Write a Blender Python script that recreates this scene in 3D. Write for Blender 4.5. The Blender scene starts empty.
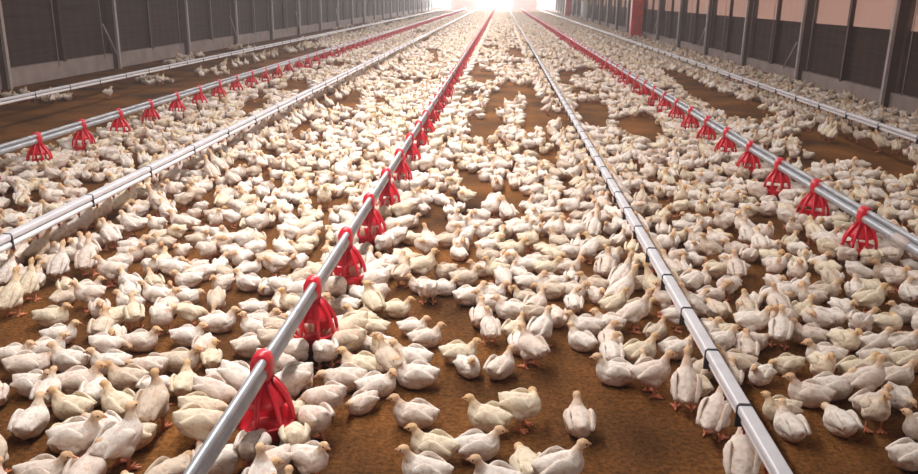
import bpy, bmesh, math, random
import numpy as np
from mathutils import Vector, Matrix, noise, kdtree

random.seed(7)
rng = np.random.default_rng(7)
sc = bpy.context.scene
COL = sc.collection

# ------------------------------------------------------------------ camera
IMG_W, IMG_H, FOC, CAM_H = 918, 474, 800.0, 1.70
d = Vector((502 - 459.0, 237.0 + 3.0, -FOC)).normalized()      # house axis (+Y) in camera space
g = Vector((0.030, 1.0, 0.0))
xc = d.cross(g).normalized()
zc = xc.cross(d).normalized()
B = np.array([list(xc), list(d), list(zc)])                    # rows: world axes in camera space
cam_data = bpy.data.cameras.new('camera')
cam_data.sensor_width = 36.0
cam_data.lens = FOC * 36.0 / IMG_W
cam_data.clip_end = 400
cam = bpy.data.objects.new('camera', cam_data)
COL.objects.link(cam)
M = Matrix([list(r) for r in B]).to_4x4()
M.translation = (0, 0, CAM_H)
cam.matrix_world = M
sc.camera = cam

def unproject(px, py, z):
    w = B @ np.array([px - 459.0, 237.0 - py, -FOC])
    t = (z - CAM_H) / w[2]
    return float(w[0] * t), float(w[1] * t)

def project(x, y, z):
    c = B.T @ np.array([x, y, z - CAM_H])
    dep = -c[2]
    if dep < 0.2:
        return -9999, -9999, dep
    return 459 + FOC * c[0] / dep, 237 - FOC * c[1] / dep, dep

# ------------------------------------------------------------------ light
sc.view_settings.view_transform = 'Standard'
sc.view_settings.look = 'None'
sc.view_settings.gamma = 1.0
sc.view_settings.use_curve_mapping = False
sc.view_settings.exposure = 0.0
world = bpy.data.worlds.new('world')
sc.world = world
world.use_nodes = True
world.node_tree.nodes['Background'].inputs[0].default_value = (1.0, 0.95, 0.93, 1)
world.node_tree.nodes['Background'].inputs[1].default_value = 6.0

def area(name, loc, sx, sy, power, color, rot=(0, 0, 0)):
    l = bpy.data.lights.new(name, 'AREA')
    l.shape = 'RECTANGLE'
    l.size, l.size_y, l.energy, l.color = sx, sy, power, color
    o = bpy.data.objects.new(name, l)
    o.location, o.rotation_euler = loc, rot
    COL.objects.link(o)
    return o
# unseen strip lights added for top light, starting a little ahead of the camera
for lx, pw in ((-5.2, 680), (-1.0, 3750), (3.2, 680)):
    area('added_top_light', (lx, 52.9, 2.9), 0.2, 102.2, pw, (1.0, 0.945, 0.91))
# daylight falling in through the three end openings
for ox, ow in ((-7.5, 2.0), (-0.9, 4.2), (5.45, 1.95)):
    area('end_daylight', (ox, 104.7, 1.45), ow, 2.2, 620 * ow, (1.0, 0.95, 0.94), (math.radians(-90), 0, 0))

# ------------------------------------------------------------------ materials
def new_mat(name):
    m = bpy.data.materials.new(name)
    m.use_nodes = True
    nt = m.node_tree
    return m, nt, nt.nodes['Principled BSDF']

def N(nt, typ, **kw):
    n = nt.nodes.new(typ)
    for k, v in kw.items():
        setattr(n, k, v)
    return n

def simple_mat(name, col, rough=0.5, metal=0.0, var=0.12, scale=8.0, bump=0.0, bscale=60.0):
    m, nt, p = new_mat(name)
    tc = N(nt, 'ShaderNodeTexCoord')
    nz = N(nt, 'ShaderNodeTexNoise')
    nz.inputs['Scale'].default_value = scale
    nz.inputs['Detail'].default_value = 5
    nt.links.new(tc.outputs['Object'], nz.inputs['Vector'])
    cr = N(nt, 'ShaderNodeValToRGB')
    cr.color_ramp.elements[0].position = 0.3
    cr.color_ramp.elements[1].position = 0.7
    cr.color_ramp.elements[0].color = [c * (1 - var) for c in col] + [1]
    cr.color_ramp.elements[1].color = [min(1, c * (1 + var)) for c in col] + [1]
    nt.links.new(nz.outputs['Fac'], cr.inputs['Fac'])
    nt.links.new(cr.outputs['Color'], p.inputs['Base Color'])
    p.inputs['Roughness'].default_value = rough
    p.inputs['Metallic'].default_value = metal
    if bump:
        n2 = N(nt, 'ShaderNodeTexNoise')
        n2.inputs['Scale'].default_value = bscale
        nt.links.new(tc.outputs['Object'], n2.inputs['Vector'])
        b = N(nt, 'ShaderNodeBump')
        b.inputs['Strength'].default_value = bump
        b.inputs['Distance'].default_value = 0.01
        nt.links.new(n2.outputs['Fac'], b.inputs['Height'])
        nt.links.new(b.outputs['Normal'], p.inputs['Normal'])
    return m

def litter_mat():
    m, nt, p = new_mat('litter')
    tc = N(nt, 'ShaderNodeTexCoord')
    big = N(nt, 'ShaderNodeTexNoise'); big.inputs['Scale'].default_value = 1.3; big.inputs['Detail'].default_value = 6
    fine = N(nt, 'ShaderNodeTexNoise'); fine.inputs['Scale'].default_value = 48; fine.inputs['Detail'].default_value = 8; fine.inputs['Roughness'].default_value = 0.7
    nt.links.new(tc.outputs['Object'], big.inputs['Vector'])
    nt.links.new(tc.outputs['Object'], fine.inputs['Vector'])
    r1 = N(nt, 'ShaderNodeValToRGB')
    e = r1.color_ramp.elements
    e[0].position, e[0].color = 0.32, (0.088, 0.037, 0.013, 1)
    e[1].position, e[1].color = 0.70, (0.35, 0.143, 0.038, 1)
    nt.links.new(big.outputs['Fac'], r1.inputs['Fac'])
    r2 = N(nt, 'ShaderNodeValToRGB')
    e = r2.color_ramp.elements
    e[0].position, e[0].color = 0.36, (0.42, 0.40, 0.38, 1)
    e[1].position, e[1].color = 0.68, (1.35, 1.35, 1.3, 1)
    nt.links.new(fine.outputs['Fac'], r2.inputs['Fac'])
    mx = N(nt, 'ShaderNodeMix', data_type='RGBA', blend_type='MULTIPLY')
    mx.inputs['Factor'].default_value = 1.0
    nt.links.new(r1.outputs['Color'], mx.inputs['A'])
    nt.links.new(r2.outputs['Color'], mx.inputs['B'])
    nt.links.new(mx.outputs['Result'], p.inputs['Base Color'])
    b = N(nt, 'ShaderNodeBump'); b.inputs['Strength'].default_value = 0.9; b.inputs['Distance'].default_value = 0.02
    nt.links.new(fine.outputs['Fac'], b.inputs['Height'])
    nt.links.new(b.outputs['Normal'], p.inputs['Normal'])
    p.inputs['Roughness'].default_value = 0.95
    p.inputs['Specular IOR Level'].default_value = 0.15
    return m

def feather_mat():
    m, nt, p = new_mat('feather')
    at = N(nt, 'ShaderNodeAttribute', attribute_name='Col')
    oi = N(nt, 'ShaderNodeObjectInfo')
    mx = N(nt, 'ShaderNodeMix', data_type='RGBA', blend_type='MULTIPLY')
    mx.inputs['Factor'].default_value = 1.0
    nt.links.new(at.outputs['Color'], mx.inputs['A'])
    nt.links.new(oi.outputs['Color'], mx.inputs['B'])
    tc = N(nt, 'ShaderNodeTexCoord')
    nz = N(nt, 'ShaderNodeTexNoise'); nz.inputs['Scale'].default_value = 42; nz.inputs['Detail'].default_value = 7; nz.inputs['Roughness'].default_value = 0.62
    nt.links.new(tc.outputs['Object'], nz.inputs['Vector'])
    r = N(nt, 'ShaderNodeValToRGB')
    e = r.color_ramp.elements
    e[0].position, e[0].color = 0.30, (0.74, 0.62, 0.54, 1)
    e[1].position, e[1].color = 0.50, (1.04, 1.04, 1.04, 1)
    nt.links.new(nz.outputs['Fac'], r.inputs['Fac'])
    m2 = N(nt, 'ShaderNodeMix', data_type='RGBA', blend_type='MULTIPLY')
    m2.inputs['Factor'].default_value = 0.75
    nt.links.new(mx.outputs['Result'], m2.inputs['A'])
    nt.links.new(r.outputs['Color'], m2.inputs['B'])
    nt.links.new(m2.outputs['Result'], p.inputs['Base Color'])
    b = N(nt, 'ShaderNodeBump'); b.inputs['Strength'].default_value = 0.85; b.inputs['Distance'].default_value = 0.008
    nt.links.new(nz.outputs['Fac'], b.inputs['Height'])
    nt.links.new(b.outputs['Normal'], p.inputs['Normal'])
    p.inputs['Roughness'].default_value = 0.9
    p.inputs['Specular IOR Level'].default_value = 0.15
    return m

def curtain_mat(name, col, stripes=True):
    m, nt, p = new_mat(name)
    tc = N(nt, 'ShaderNodeTexCoord')
    mp = N(nt, 'ShaderNodeMapping'); mp.inputs['Scale'].default_value = (1, 0.25, 9)
    nt.links.new(tc.outputs['Object'], mp.inputs['Vector'])
    nz = N(nt, 'ShaderNodeTexNoise'); nz.inputs['Scale'].default_value = 2.2; nz.inputs['Detail'].default_value = 5
    nt.links.new(mp.outputs['Vector'], nz.inputs['Vector'])
    r = N(nt, 'ShaderNodeValToRGB')
    e = r.color_ramp.elements
    e[0].position, e[0].color = 0.35, [c * 0.62 for c in col] + [1]
    e[1].position, e[1].color = 0.68, [c * 1.3 for c in col] + [1]
    nt.links.new(nz.outputs['Fac'], r.inputs['Fac'])
    nt.links.new(r.outputs['Color'], p.inputs['Base Color'])
    b = N(nt, 'ShaderNodeBump'); b.inputs['Strength'].default_value = 0.5; b.inputs['Distance'].default_value = 0.02
    nt.links.new(nz.outputs['Fac'], b.inputs['Height'])
    nt.links.new(b.outputs['Normal'], p.inputs['Normal'])
    p.inputs['Roughness'].default_value = 0.8
    return m

def translucent_mat(name, col):
    m, nt, p = new_mat(name)
    t = N(nt, 'ShaderNodeBsdfTranslucent'); t.inputs['Color'].default_value = (*col, 1)
    p.inputs['Base Color'].default_value = (*col, 1)
    p.inputs['Roughness'].default_value = 0.8
    mix = N(nt, 'ShaderNodeMixShader'); mix.inputs[0].default_value = 0.5
    nt.links.new(p.outputs[0], mix.inputs[1]); nt.links.new(t.outputs[0], mix.inputs[2])
    nt.links.new(mix.outputs[0], nt.nodes['Material Output'].inputs['Surface'])
    return m

MAT = {
    'litter': litter_mat(),
    'feather': feather_mat(),
    'beak': simple_mat('beak', (0.72, 0.36, 0.20), 0.5),
    'eye': simple_mat('eye', (0.012, 0.008, 0.008), 0.2),
    'red': simple_mat('red_plastic', (0.62, 0.012, 0.030), 0.38, 0, 0.15, 14),
    'redpaint': simple_mat('red_paint', (0.66, 0.05, 0.05), 0.5, 0, 0.25, 3),
    'zinc': simple_mat('galvanised_tube', (0.44, 0.46, 0.50), 0.42, 0.55, 0.14, 12),
    'alu': simple_mat('aluminium_rail', (0.70, 0.69, 0.73), 0.45, 0.1, 0.10, 10),
    'pvc': simple_mat('white_pvc', (0.80, 0.78, 0.80), 0.4, 0, 0.06, 6),
    'black': simple_mat('black_plastic', (0.02, 0.02, 0.025), 0.5),
    'nipple': simple_mat('red_nipple', (0.30, 0.02, 0.02), 0.4),
    'concrete': simple_mat('pale_concrete', (0.37, 0.29, 0.27), 0.9, 0, 0.2, 2.5, 0.4, 25),
    'steel': simple_mat('pale_steel', (0.50, 0.43, 0.41), 0.5, 0.2, 0.15, 5),
    'brown': simple_mat('brown_steel', (0.13, 0.085, 0.07), 0.7, 0, 0.2, 4),
    'darkwood': simple_mat('dark_red_timber', (0.075, 0.03, 0.024), 0.8, 0, 0.25, 5),
    'cord': simple_mat('grey_cord', (0.38, 0.32, 0.31), 0.8),
    'curtain': curtain_mat('dark_curtain', (0.056, 0.024, 0.015)),
    'blind': translucent_mat('pale_blind', (0.46, 0.35, 0.31)),
    'ceiling': simple_mat('ceiling_sheet', (0.26, 0.21, 0.185), 0.8),
    'endwall': simple_mat('end_wall_sheet', (0.55, 0.42, 0.43), 0.8, 0, 0.1, 1.0),
    'plaswhite': simple_mat('white_plastic', (0.82, 0.80, 0.78), 0.4),
}

# ------------------------------------------------------------------ helpers
def link(o, parent=None):
    COL.objects.link(o)
    if parent:
        o.parent = parent
    return o

def mesh_from_bm(bm, name, mat, smooth=False):
    me = bpy.data.meshes.new(name)
    bm.normal_update()
    bm.to_mesh(me)
    bm.free()
    if mat:
        me.materials.append(MAT[mat])
    if smooth:
        for p in me.polygons:
            p.use_smooth = True
    return me

def obj(name, me, parent=None, loc=(0, 0, 0), rot=(0, 0, 0)):
    o = bpy.data.objects.new(name, me)
    o.location, o.rotation_euler = loc, rot
    return link(o, parent)

def tag(o, label, cat=None, group=None, kind=None):
    o['label'] = label
    if cat: o['category'] = cat
    if group: o['group'] = group
    if kind: o['kind'] = kind
    return o

def empty(name, loc=(0, 0, 0)):
    o = bpy.data.objects.new(name, None)
    o.location = loc
    o.empty_display_size = 0.1
    return link(o)

def box_bm(bm, x0, x1, y0, y1, z0, z1, mat=None):
    vs = [bm.verts.new((x, y, z)) for x in (x0, x1) for y in (y0, y1) for z in (z0, z1)]
    for f in ((0, 1, 3, 2), (4, 6, 7, 5), (0, 4, 5, 1), (2, 3, 7, 6), (0, 2, 6, 4), (1, 5, 7, 3)):
        bm.faces.new([vs[i] for i in f])
    return vs

def box(name, mat, x0, x1, y0, y1, z0, z1, parent=None, bevel=0.0):
    bm = bmesh.new()
    box_bm(bm, x0, x1, y0, y1, z0, z1)
    if bevel:
        bmesh.ops.bevel(bm, geom=bm.edges[:], offset=bevel, segments=2, affect='EDGES', profile=0.5)
    return obj(name, mesh_from_bm(bm, name, mat), parent)

def tube_bm(bm, pts, r, n=10, cap=True):
    pts = [Vector(p) for p in pts]
    rings = []
    rr = r if hasattr(r, '__len__') else [r] * len(pts)
    for i, p in enumerate(pts):
        t = (pts[min(i + 1, len(pts) - 1)] - pts[max(i - 1, 0)]).normalized()
        up = Vector((0, 0, 1)) if abs(t.z) < 0.9 else Vector((1, 0, 0))
        a = t.cross(up).normalized(); b = a.cross(t).normalized()
        rings.append([bm.verts.new(p + (a * math.cos(2 * math.pi * k / n) + b * math.sin(2 * math.pi * k / n)) * rr[i]) for k in range(n)])
    for i in range(len(rings) - 1):
        for k in range(n):
            bm.faces.new((rings[i][k], rings[i][(k + 1) % n], rings[i + 1][(k + 1) % n], rings[i + 1][k]))
    if cap:
        bm.faces.new(rings[0][::-1]); bm.faces.new(rings[-1])

def tube(name, mat, pts, r, parent=None, n=10):
    bm = bmesh.new()
    tube_bm(bm, pts, r, n)
    return obj(name, mesh_from_bm(bm, name, mat, True), parent)

def lathe_bm(bm, prof, n=20):
    rings = [[bm.verts.new((r * math.cos(2 * math.pi * k / n), r * math.sin(2 * math.pi * k / n), z)) for k in range(n)] for r, z in prof]
    for i in range(len(rings) - 1):
        for k in range(n):
            bm.faces.new((rings[i][k], rings[i][(k + 1) % n], rings[i + 1][(k + 1) % n], rings[i + 1][k]))
    bm.faces.new(rings[0][::-1]); bm.faces.new(rings[-1])

# ------------------------------------------------------------------ the house
WL, WR, YB, YF, HC = -8.75, 6.60, 104.6, -6.0, 3.1
# floor: gently uneven litter
bm = bmesh.new()
xs = np.linspace(WL - 0.3, WR + 0.3, 90)
ys = np.concatenate([np.linspace(YF, 12, 120), np.linspace(12.4, YB + 1, 90)])
gv = [[bm.verts.new((x, y, 0.006 * noise.noise(Vector((x * 2.1, y * 2.1, 0))) + 0.004 * noise.noise(Vector((x * 6, y * 6, 3))))) for x in xs] for y in ys]
for j in range(len(ys) - 1):
    for i in range(len(xs) - 1):
        bm.faces.new((gv[j][i], gv[j][i + 1], gv[j + 1][i + 1], gv[j + 1][i]))
fl = obj('floor', mesh_from_bm(bm, 'floor', 'litter', True))
tag(fl, 'brown litter floor of the long poultry house', None, None, 'structure')

ce = box('ceiling', 'ceiling', WL - 0.3, WR + 0.3, YF, YB + 0.2, HC, HC + 0.1)
tag(ce, 'flat sheet ceiling above the poultry house', None, None, 'structure')
wf = box('wall_front', 'endwall', WL - 0.3, WR + 0.3, YF - 0.15, YF, 0, HC)
tag(wf, 'plain end wall behind the viewpoint', None, None, 'structure')

# far end wall with three bright openings
wb = box('wall_back', 'endwall', WL, WR, YB, YB + 0.15, 0.0, 0.30)
tag(wb, 'pinkish far end wall with three bright openings', None, None, 'structure')
OPEN = [(-8.55, -6.5), (-3.05, 1.25), (4.45, 6.45)]
def endpiece(x0, x1, z0, z1):
    box('wall_panel', 'endwall', x0, x1, YB, YB + 0.15, z0, z1, wb)
edges = [WL] + [v for o in OPEN for v in o] + [WR]
for i in range(0, len(edges), 2):
    endpiece(edges[i], edges[i + 1], 0.30, 2.6)
endpiece(WL, WR, 2.6, HC)
for a, b in OPEN:
    bm = bmesh.new()
    box_bm(bm, a - 0.06, a, YB - 0.05, YB, 0.30, 2.6); box_bm(bm, b, b + 0.06, YB - 0.05, YB, 0.30, 2.6)
    box_bm(bm, a, b, YB - 0.05, YB, 2.54, 2.6); box_bm(bm, a, b, YB - 0.05, YB, 0.26, 0.32)
    obj('opening_frame', mesh_from_bm(bm, 'opening_frame', 'steel'), wb)

# side walls: curb, curtain panels, posts
def copy_child(src, parent, loc):
    c = src.copy(); c.location = loc
    COL.objects.link(c); c.parent = parent
    return c

def side_wall(side):
    X = WL if side == 'left' else WR
    s = 1 if side == 'left' else -1          # direction into the house
    if side == 'left':
        ypost = [13.88 + 4.25 * k for k in range(-4, 22)]
        curb_h, band = 0.34, 2.6
    else:
        ypost = [14.0 + 4.15 * k for k in range(-4, 22)]
        curb_h, band = 0.26, 1.27
    lo, hi = sorted((X, X - s * 0.25))
    w = box('wall_' + side, 'concrete', lo, hi, YF, YB, 0, curb_h, None, 0.012)
    tag(w, 'side wall on the %s with pale concrete curb and dark curtain bays' % side, None, None, 'structure')
    # upper lintel
    box('wall_plate', 'brown', lo, hi, YF, YB, 2.75, HC, w)
    pitch = ypost[1] - ypost[0]
    # curtain panel with shallow vertical folds
    def sheet(name, mat, z0, z1, amp, off):
        bm = bmesh.new()
        n = 34
        front = []
        for zi in range(5):
            z = z0 + (z1 - z0) * zi / 4
            front.append([bm.verts.new((s * (off + amp * math.sin(k * 1.9) + 0.4 * amp * noise.noise(Vector((k * .5, zi * .7, 1)))), pitch * k / n, z)) for k in range(n + 1)])
        back = [[bm.verts.new((v.co.x - s * 0.008, v.co.y, v.co.z)) for v in row] for row in front]
        for rows in (front, back):
            for a in range(4):
                for k in range(n):
                    bm.faces.new((rows[a][k], rows[a][k + 1], rows[a + 1][k + 1], rows[a + 1][k]))
        return mesh_from_bm(bm, name, mat, True)
    pan = sheet('curtain_panel', 'curtain', curb_h, band, 0.014, -0.10)
    up = None if side == 'left' else sheet('pale_blind', 'blind', band - 0.03, 2.78, 0.010, -0.13)
    lintop = None
    # post meshes
    bm = bmesh.new(); box_bm(bm, 0, s * 0.05, -0.04, 0.04, 0.0, 2.85)
    flange = mesh_from_bm(bm, 'flange', 'steel')
    bm = bmesh.new()
    if side == 'left':
        box_bm(bm, -s * 0.16, 0, -0.045, 0.045, 0.0, 2.85)
    else:
        box_bm(bm, -s * 0.22, 0, 0.00, 0.10, 0.0, 2.85); box_bm(bm, -s * 0.22, -s * 0.16, -0.10, 0.20, 0.0, 2.85)
    webm = mesh_from_bm(bm, 'web', 'brown')
    bm = bmesh.new(); box_bm(bm, -s * 0.08, 0, -0.045, 0.045, curb_h - 0.02, 2.85)
    stud = mesh_from_bm(bm, 'stud', 'darkwood')
    bm = bmesh.new(); tube_bm(bm, [(0, 0, 0.30), (0, 0, 2.8)], 0.009, 6)
    cordm = mesh_from_bm(bm, 'cord', 'cord', True)
    bm = bmesh.new(); tube_bm(bm, [(s * 0.02, -0.50, 1.0), (s * 0.02, 0.0, curb_h)] if side == 'left' else [(s * 0.02, 0.95, curb_h), (s * 0.02, 0.30, 0.85)], 0.02, 6)
    bracem = mesh_from_bm(bm, 'brace', 'steel', True)
    for k, y in enumerate(ypost):
        if y > YB - 0.2: break
        po = obj('post', webm, w, (X + s * 0.10, y, 0))
        obj('flange', flange, po)
        if y + pitch < YB + 3:
            obj('curtain_panel', pan, w, (X, y, 0))
            if up: obj('pale_blind', up, w, (X, y, 0))
            obj('stud', stud, w, (X + s * 0.02, y + pitch * 0.5, 0))
        if k % 2 == (1 if side == 'left' else 1) and y < 60:
            obj('brace', bracem, w, (X + s * 0.10, y - 0.1, 0))
        if y < 70:
            obj('drop_cord', cordm, w, (X + s * 0.35, y + pitch * 0.30, 0))
            obj('drop_cord', cordm, w, (X + s * 0.25, y + pitch * 0.78, 0))
    if side == 'left':
        box('wall_cap', 'brown', lo, hi, YF, YB, 2.58, 2.76, w)
    return w
wall_l = side_wall('left')
wall_r = side_wall('right')

# ------------------------------------------------------------------ feed lines
FEED_X = {'left': -4.36, 'centre': -0.865, 'right': 2.45}
FEED_Y0 = {'left': 7.31, 'centre': 2.72, 'right': 5.27}
PITCH, FZ = 0.845, 0.33

def pan_meshes():
    out = {}
    bm = bmesh.new()
    lathe_bm(bm, [(0.02, 0.062), (0.080, 0.060), (0.100, 0.080), (0.111, 0.122), (0.117, 0.130), (0.114, 0.137), (0.106, 0.128), (0.094, 0.090), (0.075, 0.072), (0.05, 0.10), (0.012, 0.11)], 24)
    out['dish'] = mesh_from_bm(bm, 'dish', 'red', True)
    bm = bmesh.new()       # drop cone under the tube
    lathe_bm(bm, [(0.030, 0.325), (0.036, 0.29), (0.042, 0.274), (0.058, 0.252), (0.076, 0.224), (0.086, 0.200), (0.079, 0.198), (0.03, 0.22)], 16)
    out['cone'] = mesh_from_bm(bm, 'cone', 'red', True)
    bm = bmesh.new()       # saddle clamp round the tube
    pr = [(-0.032, 0.290), (-0.040, 0.33), (-0.038, 0.372), (-0.024, 0.400), (0.0, 0.410), (0.026, 0.400), (0.038, 0.372), (0.040, 0.33), (0.032, 0.290)]
    rows = []
    for y, sc_ in ((-0.036, 0.86), (-0.028, 1.0), (0.028, 1.0), (0.036, 0.86)):
        rows.append([bm.verts.new((x * sc_, y, 0.34 + (z - 0.34) * sc_)) for x, z in pr])
    for a in range(3):
        for k in range(len(pr) - 1):
            bm.faces.new((rows[a][k], rows[a][k + 1], rows[a + 1][k + 1], rows[a + 1][k]))
        bm.faces.new((rows[a][-1], rows[a][0], rows[a + 1][0], rows[a + 1][-1]))
    bm.faces.new(rows[0]); bm.faces.new(rows[-1][::-1])
    bmesh.ops.recalc_face_normals(bm, faces=bm.faces[:])
    out['clamp'] = mesh_from_bm(bm, 'clamp', 'red', True)
    bm = bmesh.new()       # one rib of the grille
    tube_bm(bm, [(0.034, 0, 0.295), (0.056, 0, 0.268), (0.085, 0, 0.225), (0.105, 0, 0.178), (0.112, 0, 0.130)], [0.013, 0.013, 0.011, 0.010, 0.009], 6)
    out['rib'] = mesh_from_bm(bm, 'rib', 'red', True)
    bm = bmesh.new()       # far pan: all in one
    lathe_bm(bm, [(0.075, 0.062), (0.110, 0.125), (0.115, 0.137), (0.075, 0.08)], 10)
    lathe_bm(bm, [(0.032, 0.40), (0.042, 0.33), (0.04, 0.26), (0.075, 0.18), (0.03, 0.19)], 8)
    for k in range(6):
        a = k * math.pi / 3
        c, s_ = math.cos(a), math.sin(a)
        tube_bm(bm, [(r * c, r * s_, z) for r, z in ((0.05, 0.275), (0.088, 0.222), (0.112, 0.13))], 0.011, 4)
    out['far'] = mesh_from_bm(bm, 'feeder_pan_far', 'red', True)
    return out
PM = pan_meshes()

def feed_line(side, label):
    X = FEED_X[side]
    root = empty('feed_line', (X, 1.0, 0))
    tag(root, label, 'feed line', 'feed lines running the length of the house')
    y1 = YB - 3
    tube('feed_tube', 'zinc', [(0, y, FZ) for y in np.linspace(-2.0, y1, 30)], 0.030, root, 14)
    tube('support_rail', 'zinc', [(0.012, y, FZ + 0.047) for y in np.linspace(-2.0, y1, 30)], 0.017, root, 10)
    n = int((y1 - FEED_Y0[side]) / PITCH)
    for k in range({'left': -5, 'centre': -2, 'right': 0}[side], n):
        y = FEED_Y0[side] + k * PITCH - 1.0
        if y < 0: continue
        near = k < 9
        if near:
            p = obj('feeder_pan', PM['dish'], root, (0, y, 0), (0, 0, 0.2 * ((k * 7) % 5)))
            for part in ('cone', 'clamp'):
                c = obj(part, PM[part], p)
                if part == 'clamp': c.rotation_euler = (0, 0, -p.rotation_euler[2])
            for j in range(8):
                obj('rib', PM['rib'], p, (0, 0, 0), (0, 0, j * math.pi / 4))
        else:
            obj('feeder_pan', PM['far'], root, (0, y, 0), (0, 0, 0.3 * (k % 4)))
    return root
def coupling(root, y):
    tube('coupling_sleeve', 'steel', [(0, y - 1.09, FZ), (0, y - 0.91, FZ)], 0.036, root, 14)
feed_line('left', 'galvanised feed line with red pans beyond the left drinker pipe')
feed_line('centre', 'galvanised feed line with red pans down the middle of the flock')
coupling(feed_line('right', 'galvanised feed line with red pans nearest the right wall'), 4.72)

# ------------------------------------------------------------------ drinker lines
def drinker_line(X, z, label, pitch=0.62, start=0.0, fat=1.0):
    root = empty('drinker_line', (X, 1.0, 0))
    tag(root, label, 'drinker line', 'nipple drinker lines running the length of the house')
    y1 = YB - 4
    ys = np.linspace(-2.0, y1, 30)
    tube('water_pipe', 'pvc', [(0.008, y, z - 0.026) for y in ys], 0.019 * fat, root, 12)
    bm = bmesh.new()
    box_bm(bm, -0.026 * fat, 0.026 * fat, -2.0, y1, z, z + 0.036 * fat)
    bmesh.ops.bevel(bm, geom=bm.edges[:], offset=0.009, segments=3, affect='EDGES', profile=0.5)
    obj('support_rail', mesh_from_bm(bm, 'support_rail', 'alu', True), root)
    bm = bmesh.new()
    pr = [(-0.030, z - 0.048), (-0.029, z + 0.03), (-0.02, z + 0.040), (0.02, z + 0.040), (0.029, z + 0.03), (0.032, z - 0.048)]
    r0 = [bm.verts.new((x * fat, -0.0055, q)) for x, q in pr]; r1 = [bm.verts.new((x * fat, 0.0055, q)) for x, q in pr]
    for k in range(len(pr)):
        bm.faces.new((r0[k], r0[(k + 1) % 6], r1[(k + 1) % 6], r1[k]))
    bm.faces.new(r0[::-1]); bm.faces.new(r1)
    br = mesh_from_bm(bm, 'bracket', 'black')
    bm = bmesh.new()
    for q, (a, b, r) in enumerate(((-0.042, -0.062, 0.010), (-0.062, -0.078, 0.005))):
        tube_bm(bm, [(0.008, 0, z + a), (0.008, 0, z + b)], r, 8)
    ni = mesh_from_bm(bm, 'nipple', 'nipple', True)
    for k in range(0, int(26 / pitch)):
        obj('bracket', br, root, (0, start + k * pitch, 0))
    for k in range(0, 60):
        obj('nipple', ni, root, (0, start + 0.13 + k * 0.25, 0))
    return root
DRINK = [-6.22, -2.79, 0.90, 4.38]
drinker_line(DRINK[0], 0.35, 'white drinker pipe nearest the left wall', 0.9, 0.5)
drinker_line(DRINK[1], 0.32, 'white and grey drinker pipe between the left and centre feeders', 0.95, 0.4, 1.05)
drinker_line(DRINK[2], 0.30, 'white drinker pipe between the centre and right feeders', 0.46, 0.2)
drinker_line(DRINK[3], 0.35, 'double white drinker pipe nearest the right wall', 0.9, 0.3)

# ------------------------------------------------------------------ red column and small tanks on the right wall
rc = empty('red_column', (6.12, 38.0, 0))
tag(rc, 'tall red painted box column against the right wall', 'column')
box('shaft', 'redpaint', -0.26, 0.26, -0.26, 0.26, 0.05, 2.9, rc, 0.02)
box('plinth', 'redpaint', -0.36, 0.36, -0.30, 0.30, 0, 0.12, rc, 0.015)
box('front_panel', 'redpaint', -0.20, 0.20, -0.285, -0.255, 0.95, 2.5, rc, 0.01)
box('front_panel', 'redpaint', -0.20, 0.20, -0.285, -0.255, 0.2, 0.86, rc, 0.01)
r2 = empty('red_column', (6.0, 76.0, 0))
tag(r2, 'small far red column near the end of the right wall', 'column')
box('shaft', 'redpaint', -0.26, 0.26, -0.22, 0.22, 0.05, 2.9, r2, 0.02)
box('plinth', 'redpaint', -0.32, 0.32, -0.27, 0.27, 0, 0.12, r2, 0.015)
wt = empty('water_tank', (6.15, 62.0, 0))
tag(wt, 'narrow white tank standing by the right wall', 'tank')
bm = bmesh.new(); lathe_bm(bm, [(0.02, 0.35), (0.20, 0.40), (0.24, 0.55), (0.24, 1.35), (0.20, 1.5), (0.08, 1.55), (0.02, 1.55)], 18)
obj('tank_body', mesh_from_bm(bm, 'tank_body', 'plaswhite', True), wt)
bm = bmesh.new(); lathe_bm(bm, [(0.02, 1.55), (0.08, 1.55), (0.08, 1.62), (0.02, 1.63)], 12)
obj('lid', mesh_from_bm(bm, 'lid', 'plaswhite', True), wt)
for a, b in ((-1, -1), (-1, 1), (1, -1), (1, 1)):
    tube('leg', 'steel', [(a * 0.15, b * 0.15, 0), (a * 0.15, b * 0.15, 0.46)], 0.02, wt, 6)

# ------------------------------------------------------------------ chickens: meshes per pose
CREAM, TAN = (0.82, 0.755, 0.69), (0.76, 0.50, 0.28)
LEG, PINK_SHADE = (0.66, 0.25, 0.15), (0.60, 0.35, 0.26)  # pink skin tone, darkened so it also paints shade below the body
TORSO = [(-0.108, 0.046, 0.009), (-0.094, 0.036, 0.020), (-0.070, 0.016, 0.040), (-0.038, 0.002, 0.057), (-0.004, -0.006, 0.064),
         (0.026, -0.008, 0.061), (0.050, 0.0, 0.049), (0.064, 0.016, 0.034)]
POSES = {   # body height, pitch up (deg), head (x, y, z), beak direction, legs
    'standing': (0.126, 12, (0.088, 0.0, 0.216), (1, 0, -0.15), True),
    'upright':  (0.130, 24, (0.066, 0.010, 0.240), (1, 0.2, 0.0), True),
    'sitting':  (0.062, 4, (0.094, 0.0, 0.138), (1, 0, -0.25), False),
    'resting':  (0.058, -2, (0.104, 0.014, 0.084), (1, 0.1, -0.5), False),
    'pecking':  (0.122, -14, (0.138, 0.0, 0.070), (0.7, 0, -0.8), True),
    'drinking': (0.134, 36, (0.088, 0.0, 0.268), (0.75, 0, 0.65), True),
    'preening': (0.124, 6, (0.030, 0.066, 0.172), (-0.7, 0.5, -0.4), True),
    'looking':  (0.062, 6, (0.074, -0.030, 0.142), (0.3, -1, -0.15), False),
}

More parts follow.
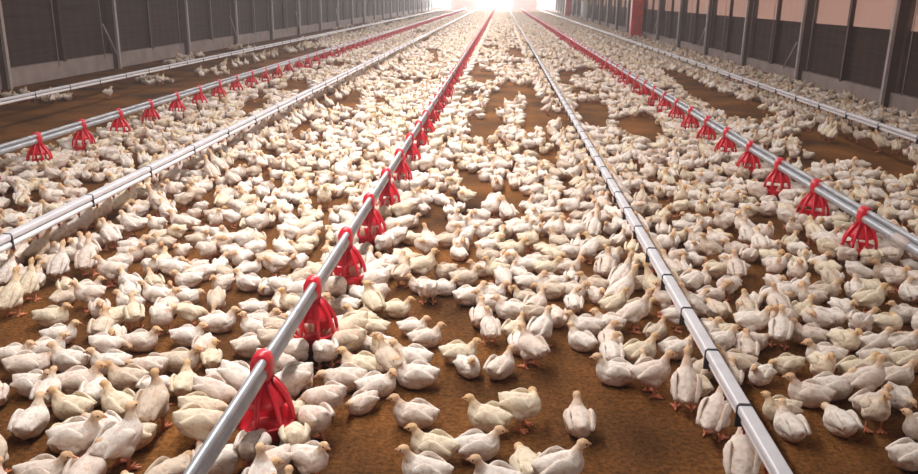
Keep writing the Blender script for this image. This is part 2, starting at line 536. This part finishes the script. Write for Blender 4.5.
def pose_spheres(spec):
    zb, pitch, head, bd, legs = spec
    cp, sp = math.cos(math.radians(pitch)), math.sin(math.radians(pitch))
    def tf(x, z): return Vector((x * cp - z * sp, 0, zb + x * sp + z * cp))
    S = []
    pts = [(tf(x, z), r) for x, z, r in TORSO]
    for (p, r), (q, t) in zip(pts[:-1], pts[1:]):
        for k in range(4):
            S.append((p.lerp(q, k / 4), r + (t - r) * k / 4, 'body'))
    S.append((pts[-1][0], pts[-1][1], 'body'))
    # neck: bezier from breast to head
    p0, r0 = pts[-2][0] + Vector((0.004, 0, 0.010)), 0.038
    h = Vector(head)
    up = Vector((0.35, 0, 0.9)) * ((h - p0).length * 0.45)
    p1 = p0 + up if head[2] > p0.z else p0 + Vector((0.05, 0, 0.01))
    p2 = h - Vector(bd).normalized() * 0.020 - Vector((0, 0, 0.012))
    for k in range(1, 10):
        t = k / 9
        a = p0 * (1 - t) ** 3 + p1 * 3 * t * (1 - t) ** 2 + p2 * 3 * t * t * (1 - t) + h * t ** 3
        S.append((a, r0 + (0.0165 - r0) * min(1, t * 1.5), 'neck' if t > 0.30 else 'body'))
    bdn = Vector(bd).normalized()
    S.append((h, 0.0212, 'head')); S.append((h + bdn * 0.008, 0.0185, 'head')); S.append((h - bdn * 0.007, 0.0195, 'head'))
    if legs:
        for s in (-1, 1):
            hip = Vector((0.0, s * 0.034, zb - 0.035)); kn = Vector((0.008, s * 0.036, 0.062)); ft = Vector((0.002, s * 0.036, 0.010))
            for k in range(6):
                t = k / 5
                S.append((hip.lerp(kn, t), 0.036 * (1 - t) + 0.012 * t, 'body' if t < 0.7 else 'leg'))
            for k in range(8):
                S.append((kn.lerp(ft, k / 7), 0.0092, 'leg'))
            for ang in (-0.5, 0, 0.5, math.pi):
                L = 0.044 if ang != math.pi else 0.02
                for k in range(1, 6):
                    S.append((ft + Vector((math.cos(ang) * L * k / 5, math.sin(ang) * L * k / 5, -0.003)), 0.0068, 'leg'))
    return S, tf

_ico = None
def ico(sub):
    bm = bmesh.new(); bmesh.ops.create_icosphere(bm, subdivisions=sub, radius=1.0)
    v = np.array([x.co[:] for x in bm.verts]); f = np.array([[q.index for q in p.verts] for p in bm.faces]); bm.free()
    return v, f
ICO_V, ICO_F = ico(2)

def evaluated(me, mods):
    o = bpy.data.objects.new('tmp', me)
    COL.objects.link(o)
    for typ, kw in mods:
        m = o.modifiers.new('m', typ)
        for k, v in kw.items(): setattr(m, k, v)
    dg = bpy.context.evaluated_depsgraph_get()
    dg.update()
    out = bpy.data.meshes.new_from_object(o.evaluated_get(dg))
    bpy.data.objects.remove(o)
    return out

def set_colors(me, cols):
    a = me.color_attributes.get('Col') or me.color_attributes.new('Col', 'FLOAT_COLOR', 'POINT')
    c = np.ones((len(me.vertices), 4), np.float32); c[:, :3] = cols
    a.data.foreach_set('color', c.ravel())

def get_np(me):
    v = np.empty(len(me.vertices) * 3, np.float32); me.vertices.foreach_get('co', v)
    me.calc_loop_triangles()
    t = np.empty(len(me.loop_triangles) * 3, np.int32); me.loop_triangles.foreach_get('vertices', t)
    return v.reshape(-1, 3), t.reshape(-1, 3)

def wing_mesh(tf, side, zb):
    bm = bmesh.new()
    n, m = 14, 14
    rings = []
    for i in range(n + 1):
        u = i / n
        x = 0.046 - 0.140 * u
        z = 0.010 + 0.006 * u + 0.012 * math.sin(u * 3.1)
        hh = (0.040 * math.sin(min(1, u * 2.2 + 0.18) * math.pi / 2)) * (1 - max(0, u - 0.45) * 1.45)
        hh = max(hh, 0.004) * (1 + 0.09 * math.sin(u * 26) * u)
        yy = 0.0605 - 0.030 * max(0, u - 0.45) - 0.014 * max(0, 0.25 - u) * 4
        c = tf(x, z)
        ring = []
        for k in range(m):
            a = 2 * math.pi * k / m
            dz = hh * math.sin(a)
            dy = 0.011 * math.cos(a) - 0.35 * max(0, dz) * abs(dz) / 0.04 - 0.15 * max(0, -dz)
            ring.append(bm.verts.new((c.x, side * (yy + dy), c.z + dz)))
        rings.append(ring)
    for i in range(n):
        for k in range(m):
            bm.faces.new((rings[i][k], rings[i][(k + 1) % m], rings[i + 1][(k + 1) % m], rings[i + 1][k]))
    bm.faces.new(rings[0]); bm.faces.new(rings[-1])
    bmesh.ops.recalc_face_normals(bm, faces=bm.faces[:])
    for v in bm.verts:
        v.co += Vector((0, side, 0)) * 0.0016 * noise.noise(v.co * 90)
    me = mesh_from_bm(bm, 'wing', 'feather', True)
    cols = np.array([[c * (1.03 + 0.05 * noise.noise(v.co * 40)) for c in CREAM] for v in me.vertices])
    set_colors(me, cols)
    return me

def beak_mesh(h, bd):
    b = Vector(bd).normalized()
    bm = bmesh.new()
    tube_bm(bm, [h + b * 0.018, h + b * 0.027, h + b * 0.034 - Vector((0, 0, 0.001)), h + b * 0.039 - Vector((0, 0, 0.004))], [0.0085, 0.0068, 0.0042, 0.0012], 8)
    return mesh_from_bm(bm, 'beak', 'beak', True)

def eye_mesh(h, bd, side):
    b = Vector(bd).normalized()
    sd = Vector((0, 0, 1)).cross(b).normalized() * side
    c = h + b * 0.009 + sd * 0.0178 + Vector((0, 0, 0.005))
    bm = bmesh.new(); bmesh.ops.create_icosphere(bm, subdivisions=1, radius=0.0042, matrix=Matrix.Translation(c))
    return mesh_from_bm(bm, 'eye', 'eye', True)

def build_pose(name):
    spec = POSES[name]
    S, tf = pose_spheres(spec)
    V, F, off = [], [], 0
    for p, r, t in S:
        sy = 1.0
        sz = 0.55 if (t == 'body' and r < 0.03) else 1.0
        V.append(ICO_V * np.array([r, r * sy, r * sz]) + np.array(p)); F.append(ICO_F + off); off += len(ICO_V)
    V = np.concatenate(V); F = np.concatenate(F)
    me = bpy.data.meshes.new('raw'); me.from_pydata(V.tolist(), [], F.tolist())
    me = evaluated(me, [('REMESH', dict(mode='VOXEL', voxel_size=0.0046)), ('SMOOTH', dict(factor=0.5, iterations=3))])
    # feather relief and colour
    co = np.array([v.co[:] for v in me.vertices]); no = np.array([v.normal[:] for v in me.vertices])
    P = np.array([p[:] for p, r, t in S]); R = np.array([r for p, r, t in S]); T = np.array([{'body': 0, 'neck': 1, 'head': 2, 'leg': 3}[t] for p, r, t in S])
    cols = np.zeros((len(co), 3))
    for i, c in enumerate(co):
        dd = np.linalg.norm(P - c, axis=1) - R
        w = np.exp(-(dd - dd.min()) / 0.006)
        wt = np.array([w[T == k].sum() for k in range(4)]); wt /= wt.sum()
        vc = Vector(c)
        nn = noise.noise(vc * 34); n2 = noise.noise(vc * 80 + Vector((3, 1, 7)))
        under = max(0.0, 0.15 - no[i][2]) * 0.6  # painted shade: lower sides and belly tinted darker by surface direction
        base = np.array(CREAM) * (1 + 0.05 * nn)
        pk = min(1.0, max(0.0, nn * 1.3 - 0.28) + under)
        base = base * (1 - pk) + np.array(PINK_SHADE) * pk
        nk = np.array(CREAM) * 0.45 + np.array(TAN) * 0.55
        cols[i] = wt[0] * base + wt[1] * nk + wt[2] * np.array(TAN) + wt[3] * np.array(LEG)
        k = wt[0] + 0.4 * wt[1]
        co[i] = c + no[i] * k * (0.0035 * noise.noise(vc * 26) + 0.0022 * n2)
    me.vertices.foreach_set('co', co.astype(np.float32).ravel())
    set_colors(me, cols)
    kd = kdtree.KDTree(len(co))
    for i, c in enumerate(co): kd.insert(Vector(c), i)
    kd.balance()
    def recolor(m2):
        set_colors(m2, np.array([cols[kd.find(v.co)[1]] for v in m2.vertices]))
    nf = len(me.polygons) * 2
    hi = evaluated(me, [('DECIMATE', dict(ratio=min(1, 3600 / nf)))])
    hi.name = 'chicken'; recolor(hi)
    hi.materials.clear(); hi.materials.append(MAT['feather'])
    for p in hi.polygons: p.use_smooth = True
    h = Vector(spec[2])
    wings = [wing_mesh(tf, s, spec[0]) for s in (-1, 1)]
    D = dict(body=hi, wings=wings, beak=beak_mesh(h, spec[3]), eyes=[eye_mesh(h, spec[3], s) for s in (-1, 1)])
    # lower detail versions, wings and beak included
    lods = []
    for target, wgt in ((560, 150), (150, 44), (36, 0)):
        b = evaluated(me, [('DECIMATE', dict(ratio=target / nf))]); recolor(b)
        v, f = get_np(b)
        c = np.empty(len(v) * 4, np.float32); b.color_attributes['Col'].data.foreach_get('color', c); c = c.reshape(-1, 4)[:, :3]
        vv, ff, cc = [v], [f], [c]; o = len(v)
        if wgt:
            for w in wings:
                wm = evaluated(w.copy(), [('DECIMATE', dict(ratio=wgt / 2 / 390))])
                a, t = get_np(wm); vv.append(a); ff.append(t + o); cc.append(np.tile(np.array(CREAM) * 1.03, (len(a), 1))); o += len(a)
            a, t = get_np(D['beak']); 
            if wgt > 100: vv.append(a); ff.append(t + o); cc.append(np.tile(np.array((0.72, 0.36, 0.20)), (len(a), 1)))
        lods.append((np.concatenate(vv), np.concatenate(ff), np.concatenate(cc)))
    D['lods'] = lods
    return D
PD = {k: build_pose(k) for k in POSES}

# ------------------------------------------------------------------ chickens: where they are
ZS = 3.825
def zr(x0, y0, pts): return [(x0 + a / ZS, y0 + b / ZS) for a, b in pts]
BODYZ = {k: v[0] for k, v in POSES.items()}
C = {'s': 'standing', 'u': 'upright', 'i': 'sitting', 'r': 'resting', 'p': 'pecking', 'd': 'drinking', 'n': 'preening', 'k': 'looking'}
# (zoom x, zoom y, pose, heading in degrees: 0 right, 90 away, 180 left, 270 towards the viewer)
HAND = [
 (0, 350, [(130,128,'i',-10),(120,270,'i',92),(275,215,'i',170),(265,35,'i',170),(365,155,'r',100),(455,205,'i',150),(490,100,'i',178),
   (582,195,'u',88),(705,125,'i',100),(690,40,'i',0),(275,250,'r',20),(295,322,'s',5),(455,335,'u',55),(425,395,'i',20),(225,405,'i',15),(545,420,'i',25),
   (480,460,'r',30),(170,468,'i',10),(335,462,'k',90),(775,205,'p',20),(765,275,'p',35),(820,150,'p',-5),(870,385,'p',65),(110,55,'r',30),(420,45,'i',190),
   (310,120,'i',20),(570,60,'r',180),(40,40,'i',10),(660,460,'r',60),(120,440,'r',20)]),
 (230, 350, [(95,330,'p',85),(150,340,'p',92),(225,300,'p',105),(315,255,'p',135),(365,170,'p',165),(235,105,'p',200),(15,345,'p',75),(30,100,'p',-25),(385,225,'p',150),
   (290,62,'i',170),(435,110,'r',178),(500,60,'i',172),(565,130,'k',20),(690,30,'i',170),(705,95,'i',178),(705,245,'i',172),(775,368,'i',165),
   (745,445,'s',176),(110,490,'u',92),(610,40,'r',0),(880,10,'i',5)]),
 (460, 350, [(235,195,'n',340),(108,255,'i',158),(70,365,'i',12),(455,268,'i',93),(375,430,'s',15),(265,448,'r',100),(140,480,'s',178),
   (595,85,'i',170),(735,75,'s',15),(690,5,'i',30),(580,2,'k',90),(865,125,'d',80),(10,5,'i',10)]),
 (678, 350, [(145,225,'d',55),(245,400,'d',75),(215,48,'i',175),(312,60,'k',60),(428,285,'i',100),(540,240,'s',150),(620,270,'r',100),(600,140,'i',10),
   (740,200,'i',20),(560,20,'i',178),(830,100,'i',10),(690,75,'i',15),(900,400,'i',8),(500,165,'i',160),(760,30,'r',20),(880,40,'i',10)]),
 (678, 235, [(165,385,'s',5),(262,270,'i',88),(385,245,'u',105),(395,345,'u',70),(225,112,'u',90),(60,250,'i',20),(130,225,'i',10),(150,285,'r',100),(90,170,'i',60),(150,130,'r',20),
   (500,380,'i',160),(575,430,'k',90),(375,105,'i',5),(445,105,'r',95),(470,190,'i',40),(560,215,'i',10),(735,232,'s',8),(865,295,'i',175),(700,325,'i',10),
   (640,395,'r',10),(760,410,'i',20),(850,410,'i',10),(800,140,'i',175),(720,120,'i',5),(900,230,'k',90),(600,160,'r',60),(480,290,'i',40),(570,310,'r',120),(20,130,'i',80)]),
 (460, 235, [(275,415,'s',128),(475,345,'i',175),(575,405,'k',90),(690,412,'s',25),(590,245,'s',25),(510,190,'i',170),(435,255,'k',90),(745,190,'d',130),(870,240,'i',100),
   (640,140,'i',40),(830,430,'i',10),(20,430,'i',5),(195,285,'i',170),(290,262,'i',60),(80,310,'i',90),(40,230,'i',20),(120,220,'i',0),(30,300,'r',120),(270,180,'i',0),(360,180,'r',20),
   (330,120,'i',5),(260,110,'i',170),(410,120,'i',0),(420,60,'r',10),(150,110,'k',60),(110,40,'i',20),(200,50,'i',0),(20,160,'i',10),(370,310,'r',90),(310,340,'s',60),(570,90,'i',30),(520,30,'i',160)]),
 (230, 235, [(640,275,'i',5),(750,388,'i',20),(855,430,'i',175),(735,105,'s',20),(757,190,'p',95),(870,165,'i',95),(835,15,'i',20),(900,300,'r',90),(690,448,'n',60),
   (555,410,'i',190),(455,370,'i',180),(300,395,'k',100),(395,420,'r',270),(590,130,'i',160),(560,50,'i',5),(650,55,'i',0),(510,230,'i',175),(430,270,'i',190),(500,310,'i',170),
   (160,90,'r',20),(120,330,'i',0),(200,330,'i',30),(90,420,'i',20)]),
 (0, 235, [(105,170,'d',95),(35,225,'d',88),(25,130,'d',85),(225,100,'d',92),(330,80,'d',100),(262,195,'r',120),(200,310,'i',5),(230,375,'i',20),(60,450,'i',10),(180,430,'i',30),
   (330,200,'i',20),(390,350,'i',100),(500,255,'i',170),(640,270,'k',90),(510,40,'i',10),(720,380,'i',5),(840,330,'i',20),(540,400,'i',10),(660,410,'i',30),(30,370,'i',350) if False else (300,450,'i',20)]),
]
BARE = [   # bare patches of litter, as outlines seen in the photograph and cast onto the floor
 [(330,600),(322,474),(318,440),(345,405),(395,388),(432,384),(440,362),(520,362),(600,355),(640,372),(690,395),(720,440),(728,474),(740,600)],
 [(740,600),(725,474),(700,420),(690,392),(720,372),(760,375),(775,362),(800,372),(770,400),(775,440),(830,440),(850,415),(880,420),(905,400),(918,395),(918,600)],
 zr(678,235,[(205,180),(265,60),(345,60),(350,130),(335,200),(330,260),(335,330),(330,420),(400,430),(440,470),(370,474),(370,400),(260,330),(320,270),(310,215)]),
 zr(678,235,[(790,250),(850,220),(917,260),(917,360),(850,345),(790,330)]),
 zr(460,235,[(0,400),(60,390),(180,385),(230,430),(330,420),(345,380),(510,400),(520,474),(0,474)]),
 zr(460,235,[(440,100),(530,95),(520,150),(450,180)]), zr(460,235,[(440,280),(520,230),(570,330),(640,350),(700,240),(760,230),(800,300),(740,350),(560,370),(490,300)]),
 zr(460,235,[(190,150),(220,130),(205,200),(190,230),(170,190)]),
 zr(230,235,[(640,190),(680,120),(720,160),(705,230),(810,230),(900,220),(870,270),(890,330),(917,350),(917,400),(830,350),(790,330),(700,325),(690,390),(640,430),(625,400),(640,330),(575,270),(580,200)]),
 zr(230,235,[(750,40),(917,60),(917,110),(800,100),(740,70)]),
 zr(0,235,[(0,290),(70,275),(110,260),(140,250),(215,160),(220,240),(270,250),(340,260),(345,330),(300,340),(270,290),(130,285),(105,330),(120,395),(0,415)]),
 zr(0,235,[(140,150),(170,150),(180,210),(140,230)]), zr(0,235,[(285,100),(400,95),(440,50),(470,90),(400,120),(290,140)]),
 [(0,385),(18,375),(16,400),(14,425),(40,440),(30,474),(0,474)], [(0,350),(12,352),(10,372),(0,380)],
 zr(0,350,[(540,280),(640,275),(690,300),(700,370),(620,430),(545,340)]), zr(0,350,[(520,150),(540,30),(600,20),(600,60),(540,170)]),
 # middle distance
 zr(0,120,[(330,230),(420,200),(440,250),(380,290),(320,310)]), zr(0,120,[(750,280),(830,255),(820,310),(740,340)]), zr(0,120,[(520,380),(560,340),(590,370),(550,420),(500,474),(480,474)]),
 zr(230,120,[(100,80),(150,90),(170,145),(110,140)]), zr(230,120,[(120,215),(200,220),(205,255),(130,255)]), zr(230,120,[(700,360),(760,310),(840,330),(830,400),(760,450)]),
 zr(230,120,[(820,120),(880,140),(917,200),(917,270),(860,190)]), zr(230,120,[(205,30),(310,-10),(320,40),(230,60)]), zr(230,120,[(0,130),(90,140),(80,190),(10,180)]),
 zr(230,120,[(420,280),(470,320),(440,350),(410,310)]), zr(230,120,[(320,400),(370,410),(380,440),(330,430)]),
 zr(460,120,[(20,-20),(180,-20),(165,30),(140,80),(30,95)]), zr(460,120,[(150,75),(230,100),(395,110),(390,195),(320,150),(240,130),(190,110)]),
 zr(460,120,[(340,-20),(440,-20),(400,50),(370,40)]), zr(460,120,[(590,-20),(750,-20),(800,60),(760,90),(680,60),(600,45)]), zr(460,120,[(620,250),(770,250),(750,300),(640,295)]),
 zr(460,120,[(0,205),(60,190),(150,245),(240,230),(270,290),(230,320),(60,310),(0,250)]), zr(460,120,[(370,220),(440,220),(430,290),(370,280)]), zr(460,120,[(370,340),(455,340),(440,380),(380,420)]),
 zr(460,120,[(760,370),(840,330),(850,420),(790,400)]),
 zr(460,0,[(100,370),(170,310),(330,325),(345,400),(420,440),(420,500),(230,500),(240,380),(180,400),(110,500),(60,500)]), zr(460,0,[(440,375),(540,380),(580,420),(560,500),(440,500)]), zr(460,0,[(600,440),(760,440),(740,500),(600,500)]),
 zr(460,0,[(180,180),(240,180),(240,230),(190,220)]), zr(460,0,[(370,285),(440,290),(430,320),(380,320)]),
 zr(678,120,[(450,90),(520,70),(660,170),(740,185),(917,225),(917,165),(730,130),(640,50),(560,60)]), zr(678,120,[(270,350),(400,335),(440,400),(400,430),(280,440)]),
 zr(678,120,[(640,20),(690,20),(700,120),(640,110)]), zr(678,120,[(720,240),(800,230),(830,260),(740,290)]),
 zr(678,0,[(60,330),(130,330),(260,390),(400,400),(380,440),(230,440),(110,390)]), zr(678,0,[(480,440),(620,474),(640,540),(500,500)]),
 [(655,66),(685,70),(719,90),(767,100),(782,114),(761,126),(716,112),(685,92)], [(792,134),(810,118),(852,128),(918,158),(918,182),(850,162),(801,150)],
 zr(230,0,[(310,390),(400,350),(500,345),(520,380),(470,420),(330,425)]), zr(230,0,[(60,375),(160,370),(150,405),(50,445),(30,420)]), zr(230,0,[(640,200),(690,230),(640,250)]),
 zr(230,0,[(740,190),(800,180),(800,230)]), zr(230,0,[(540,370),(600,360),(610,410),(550,400)]), zr(230,0,[(200,300),(300,290),(310,340),(220,360)]),
]
BARE_NP = [np.array(p, float) for p in BARE]
BB = [(p[:, 0].min(), p[:, 1].min(), p[:, 0].max(), p[:, 1].max()) for p in BARE_NP]
def in_poly(p, x, y):
    c = False
    j = len(p) - 1
    for i in range(len(p)):
        if (p[i][1] > y) != (p[j][1] > y) and x < (p[j][0] - p[i][0]) * (y - p[i][1]) / (p[j][1] - p[i][1]) + p[i][0]:
            c = not c
        j = i
    return c
def is_bare(px, py):
    for p, b in zip(BARE, BB):
        if b[0] <= px <= b[2] and b[1] <= py <= b[3] and in_poly(p, px, py): return True
    return False

birds = []     # x, y, heading, pose, scale
cell = 0.2
grid = {}
def far_enough(x, y, r):
    ci, cj = int(math.floor(x / cell)), int(math.floor(y / cell))
    for i in range(ci - 1, ci + 2):
        for j in range(cj - 1, cj + 2):
            for (a, b) in grid.get((i, j), ()):
                if (a - x) ** 2 + (b - y) ** 2 < r * r: return False
    return True
def put(x, y, hd, pose, s):
    grid.setdefault((int(math.floor(x / cell)), int(math.floor(y / cell))), []).append((x, y))
    birds.append((x, y, hd, pose, s))

def pan_clear(x, y):
    """distance to the nearest pan centre"""
    best = (9, 0, 0)
    for k, fx in FEED_X.items():
        if abs(x - fx) < 0.6:
            n = round((y - FEED_Y0[k]) / PITCH)
            py = FEED_Y0[k] + n * PITCH
            dd = math.hypot(x - fx, y - py)
            if dd < best[0]: best = (dd, fx, py)
    return best

# birds at the feeder pans: a ring facing the pan (the first centre pan has its own birds below)
for k, fx in FEED_X.items():
    for n in range(0, 70):
        if k == 'centre' and n == 0: continue
        py = FEED_Y0[k] + n * PITCH
        for a in range(8):
            if n > 6 and random.random() < 0.2: continue
            an = a * 2 * math.pi / 8 + random.uniform(-0.1, 0.1) + n * 0.9 - (0.4 if k == 'centre' else 0)
            r = random.uniform(0.165, 0.185)
            x, y = fx + r * math.cos(an), py + r * math.sin(an)
            if far_enough(x, y, 0.09): put(x, y, an + math.pi + random.uniform(-0.2, 0.2), random.choice(['pecking', 'pecking', 'pecking', 'pecking', 'resting']), random.uniform(0.84, 0.95))
for x0, y0, lst in HAND:
    for zx, zy, c, hd in lst:
        pose = C[c]
        x, y = unproject(x0 + zx / ZS, y0 + zy / ZS, BODYZ[pose])
        if far_enough(x, y, 0.115):
            put(x, y, math.radians(hd), pose, random.uniform(0.84, 0.95) if y0 == 350 else random.uniform(0.78, 0.90))

# birds at the drinkers: reaching up from both sides
for q, dx in enumerate(DRINK):
    y = 2.2
    while y < 45:
        y += random.uniform(0.13, 0.34)
        for sgn in (-1, 1):
            if random.random() < (0.45 if q in (1, 2) else (0.7 if q or y > 18 else 0.93)): continue
            x = dx + sgn * random.uniform(0.13, 0.20)
            px, py, dep = project(x, y, 0.1)
            if is_bare(px, py) and dep < 9: continue
            if far_enough(x, y, 0.125):
                put(x, y, (math.pi if sgn > 0 else 0) + random.uniform(-0.7, 0.7) + (0.6 if sgn < 0 else -0.6), random.choice(['drinking', 'drinking', 'standing', 'upright']), random.uniform(0.78, 0.92))

POSEW = ['sitting'] * 8 + ['resting'] * 5 + ['looking'] * 4 + ['standing'] * 4 + ['upright'] * 2 + ['pecking'] * 2 + ['preening'] * 2
def density(x, y):
    if x < -6.35: return 0.30
    if x < -4.85: return 0.10 if y < 14 else (0.22 if y < 26 else 0.6)
    if x < 2.9: return 1.0
    if x < 4.2: return 0.6
    return 0.75
def fill(y0, y1, r, tries):
    for _ in range(tries):
        x, y = random.uniform(WL + 0.34, WR - 0.34), random.uniform(y0, y1)
        if x > 5.45 and (abs(y - 38) < 0.6 or abs(y - 62) < 0.6 or abs(y - 76) < 0.6): continue
        px, py, dep = project(x, y, 0.08)
        if px < -330 or px > 1250 or py > 640: continue
        if not far_enough(x, y, r): continue
        de = density(x, y)
        h = noise.noise(Vector((x * 0.9, y * 0.75, 5.0)))
        if de < 1 and (h * 0.5 + 0.5) > de + 0.05: continue
        if de < 0.3 and random.random() > 0.35: continue
        h2 = noise.noise(Vector((x * 2.6, y * 1.7, 9.0)))
        if -4.85 < x < 2.9 and dep > 13 and (h > (0.20 if dep < 40 else 0.30) or h2 > 0.20): continue
        if is_bare(px, py): continue
        if pan_clear(x, y)[0] < 0.175: continue
        mdx = min(abs(x - q) for q in DRINK)
        pose = random.choice(POSEW)
        if mdx < 0.06: pose = 'sitting'
        put(x, y, random.uniform(0, 2 * math.pi), pose, random.uniform(0.70, 0.86))
fill(1.0, 9, 0.128, 24000)
fill(9, 30, 0.130, 52000)
fill(30, 100, 0.146, 80000)

# ease apart near birds that would press into each other, the pans or the pipes' line of sight
near = [i for i, b in enumerate(birds) if b[1] < 6.5]
XY = np.array([birds[i][:2] for i in near])
for it in range(14):
    dv = XY[:, None] - XY[None]
    ds = np.sqrt((dv ** 2).sum(-1)) + np.eye(len(XY)) * 9
    push = np.clip(0.138 - ds, 0, None)
    XY = XY + 0.35 * (dv / np.maximum(ds, 1e-4)[..., None] * push[..., None]).sum(1)
    for q in range(len(XY)):
        dd, fx, py = pan_clear(*XY[q])
        if dd < 0.162:
            v = XY[q] - np.array([fx, py]); XY[q] = np.array([fx, py]) + v / max(dd, 1e-3) * 0.162
for q, i in enumerate(near):
    birds[i] = (float(XY[q][0]), float(XY[q][1])) + birds[i][2:]

# ------------------------------------------------------------------ chickens: the 300 that show largest are things of their own
info = []
for i, (x, y, hd, pose, s) in enumerate(birds):
    px, py, dep = project(x, y, BODYZ[pose])
    info.append((dep, px, py))
order = sorted(range(len(birds)), key=lambda i: info[i][0])
own = [i for i in order if -12 < info[i][1] < 930 and info[i][2] < 490][:300]
ownset = set(own)

ORD = ['zeroth', 'first', 'second', 'third', 'fourth', 'fifth', 'sixth', 'seventh', 'eighth', 'ninth', 'tenth', 'eleventh', 'twelfth', 'thirteenth', 'fourteenth', 'fifteenth',
       'sixteenth', 'seventeenth', 'eighteenth', 'nineteenth', 'twentieth', 'twenty-first', 'twenty-second', 'twenty-third', 'twenty-fourth', 'twenty-fifth', 'twenty-sixth', 'twenty-seventh', 'twenty-eighth', 'twenty-ninth', 'thirtieth']
def lane(x):
    if x < DRINK[1]: return 'beyond left drinker pipe'
    if x < FEED_X['centre']: return 'left of centre feeders'
    if x < DRINK[2]: return 'between feeders and drinker'
    return 'right of drinker pipe'
def row(y):
    return max(int(math.floor((y - FEED_Y0['centre']) / (PITCH / 2))), -1)      # half a feeder pitch deep
cells = {}
for i in own:
    cells.setdefault((lane(birds[i][0]), row(birds[i][1])), []).append(i)
TINTS = [((1.0, 1.0, 1.0), 'white'), ((1.04, 1.03, 1.02), 'white'), ((0.95, 0.90, 0.87), 'white'), ((0.96, 0.92, 0.78), 'cream'), ((0.84, 0.77, 0.68), 'greyish')]
def facing(hd):
    a = math.degrees(hd) % 360
    return ['right', 'away', 'left', 'forward'][int(((a + 45) % 360) // 90)]
FEEDERWORD = lambda k: 'nearer than first feeder' if k < 0 else ('just past %s feeder' if k % 2 == 0 else 'well past %s feeder') % ORD[k // 2 + 1]
for (ln, rw), ids in cells.items():
    ids.sort(key=lambda i: info[i][1])
    for rank, i in enumerate(ids, 1):
        x, y, hd, pose, s = birds[i]
        D = PD[pose]
        col, word = TINTS[random.choices(range(5), (5, 3, 4, 3, 2))[0]]
        o = obj('chicken', D['body'], None, (x, y, 0.002), (0, 0, hd))
        o.scale = (s, s, s)
        kids = [obj('wing', w, o) for w in D['wings']] + [obj('beak', D['beak'], o)] + [obj('eye', e, o) for e in D['eyes']]
        for q in [o] + kids[:2]: q.color = (*col, 1)
        nth = ORD[rank] + ' from left' if len(ids) > 1 else 'alone there'
        tag(o, '%s %s chicken facing %s, %s, %s, %s' % ('crouching' if pose == 'looking' else pose, word, facing(hd), nth, ln, FEEDERWORD(rw)), 'chicken', 'young white chickens nearest the viewer')

# ------------------------------------------------------------------ the rest of the flock: one mass of real geometry
names = list(POSES)
buckets = {}
for i, (x, y, hd, pose, s) in enumerate(birds):
    if i in ownset: continue
    dep = info[i][0]
    lod = 0 if dep < 8.5 else (1 if dep < 21 else 2)
    buckets.setdefault((pose, lod), []).append((x, y, hd, s))
VV, FF, CC, off = [], [], [], 0
for (pose, lod), lst in buckets.items():
    v, f, c = PD[pose]['lods'][lod]
    a = np.array(lst)
    n = len(a)
    ch, sh = np.cos(a[:, 2])[:, None], np.sin(a[:, 2])[:, None]
    X = (v[None, :, 0] * ch - v[None, :, 1] * sh) * a[:, 3:4] + a[:, 0:1]
    Y = (v[None, :, 0] * sh + v[None, :, 1] * ch) * a[:, 3:4] + a[:, 1:2]
    Z = v[None, :, 2] * a[:, 3:4] + 0.002
    VV.append(np.stack([X, Y, Z], -1).reshape(-1, 3))
    FF.append((f[None] + (np.arange(n) * len(v))[:, None, None] + off).reshape(-1, 3))
    tint = np.array([TINTS[k][0] for k in rng.choice(5, n, p=[5/17, 3/17, 4/17, 3/17, 2/17])])
    CC.append((c[None] * tint[:, None, :]).reshape(-1, 3))
    off += n * len(v)
VV = np.concatenate(VV).astype(np.float32); FF = np.concatenate(FF).astype(np.int32); CC = np.concatenate(CC)
me = bpy.data.meshes.new('flock')
me.vertices.add(len(VV)); me.vertices.foreach_set('co', VV.ravel())
me.loops.add(FF.size); me.loops.foreach_set('vertex_index', FF.ravel())
me.polygons.add(len(FF)); me.polygons.foreach_set('loop_start', np.arange(0, FF.size, 3, dtype=np.int32))
me.polygons.foreach_set('use_smooth', np.ones(len(FF), bool))
me.update(calc_edges=True)
set_colors(me, CC)
me.materials.append(MAT['feather'])
fo = obj('chicken_flock', me)
tag(fo, 'thousands of white chickens covering the floor towards the far end', 'chickens', None, 'stuff')
print('BIRDS', len(birds), 'own', len(own), 'max own depth', info[own[-1]][0], 'tris', len(FF))

# ------------------------------------------------------------------ dusty air
bm = bmesh.new(); box_bm(bm, WL - 1.0, WR + 1.0, YF - 1.0, YB + 0.4, -0.5, HC + 0.5)
hz = mesh_from_bm(bm, 'haze', None)
hm = bpy.data.materials.new('dusty_air'); hm.use_nodes = True
nt = hm.node_tree; nt.nodes.clear()
vo = nt.nodes.new('ShaderNodeVolumeScatter'); out = nt.nodes.new('ShaderNodeOutputMaterial')
vo.inputs['Color'].default_value = (1.0, 0.93, 0.92, 1); vo.inputs['Density'].default_value = 0.0054; vo.inputs['Anisotropy'].default_value = 0.5
nt.links.new(vo.outputs[0], out.inputs['Volume'])
hz.materials.append(hm)
ho = obj('dust_haze', hz)
tag(ho, 'thin dusty haze filling the poultry house', None, None, 'stuff')
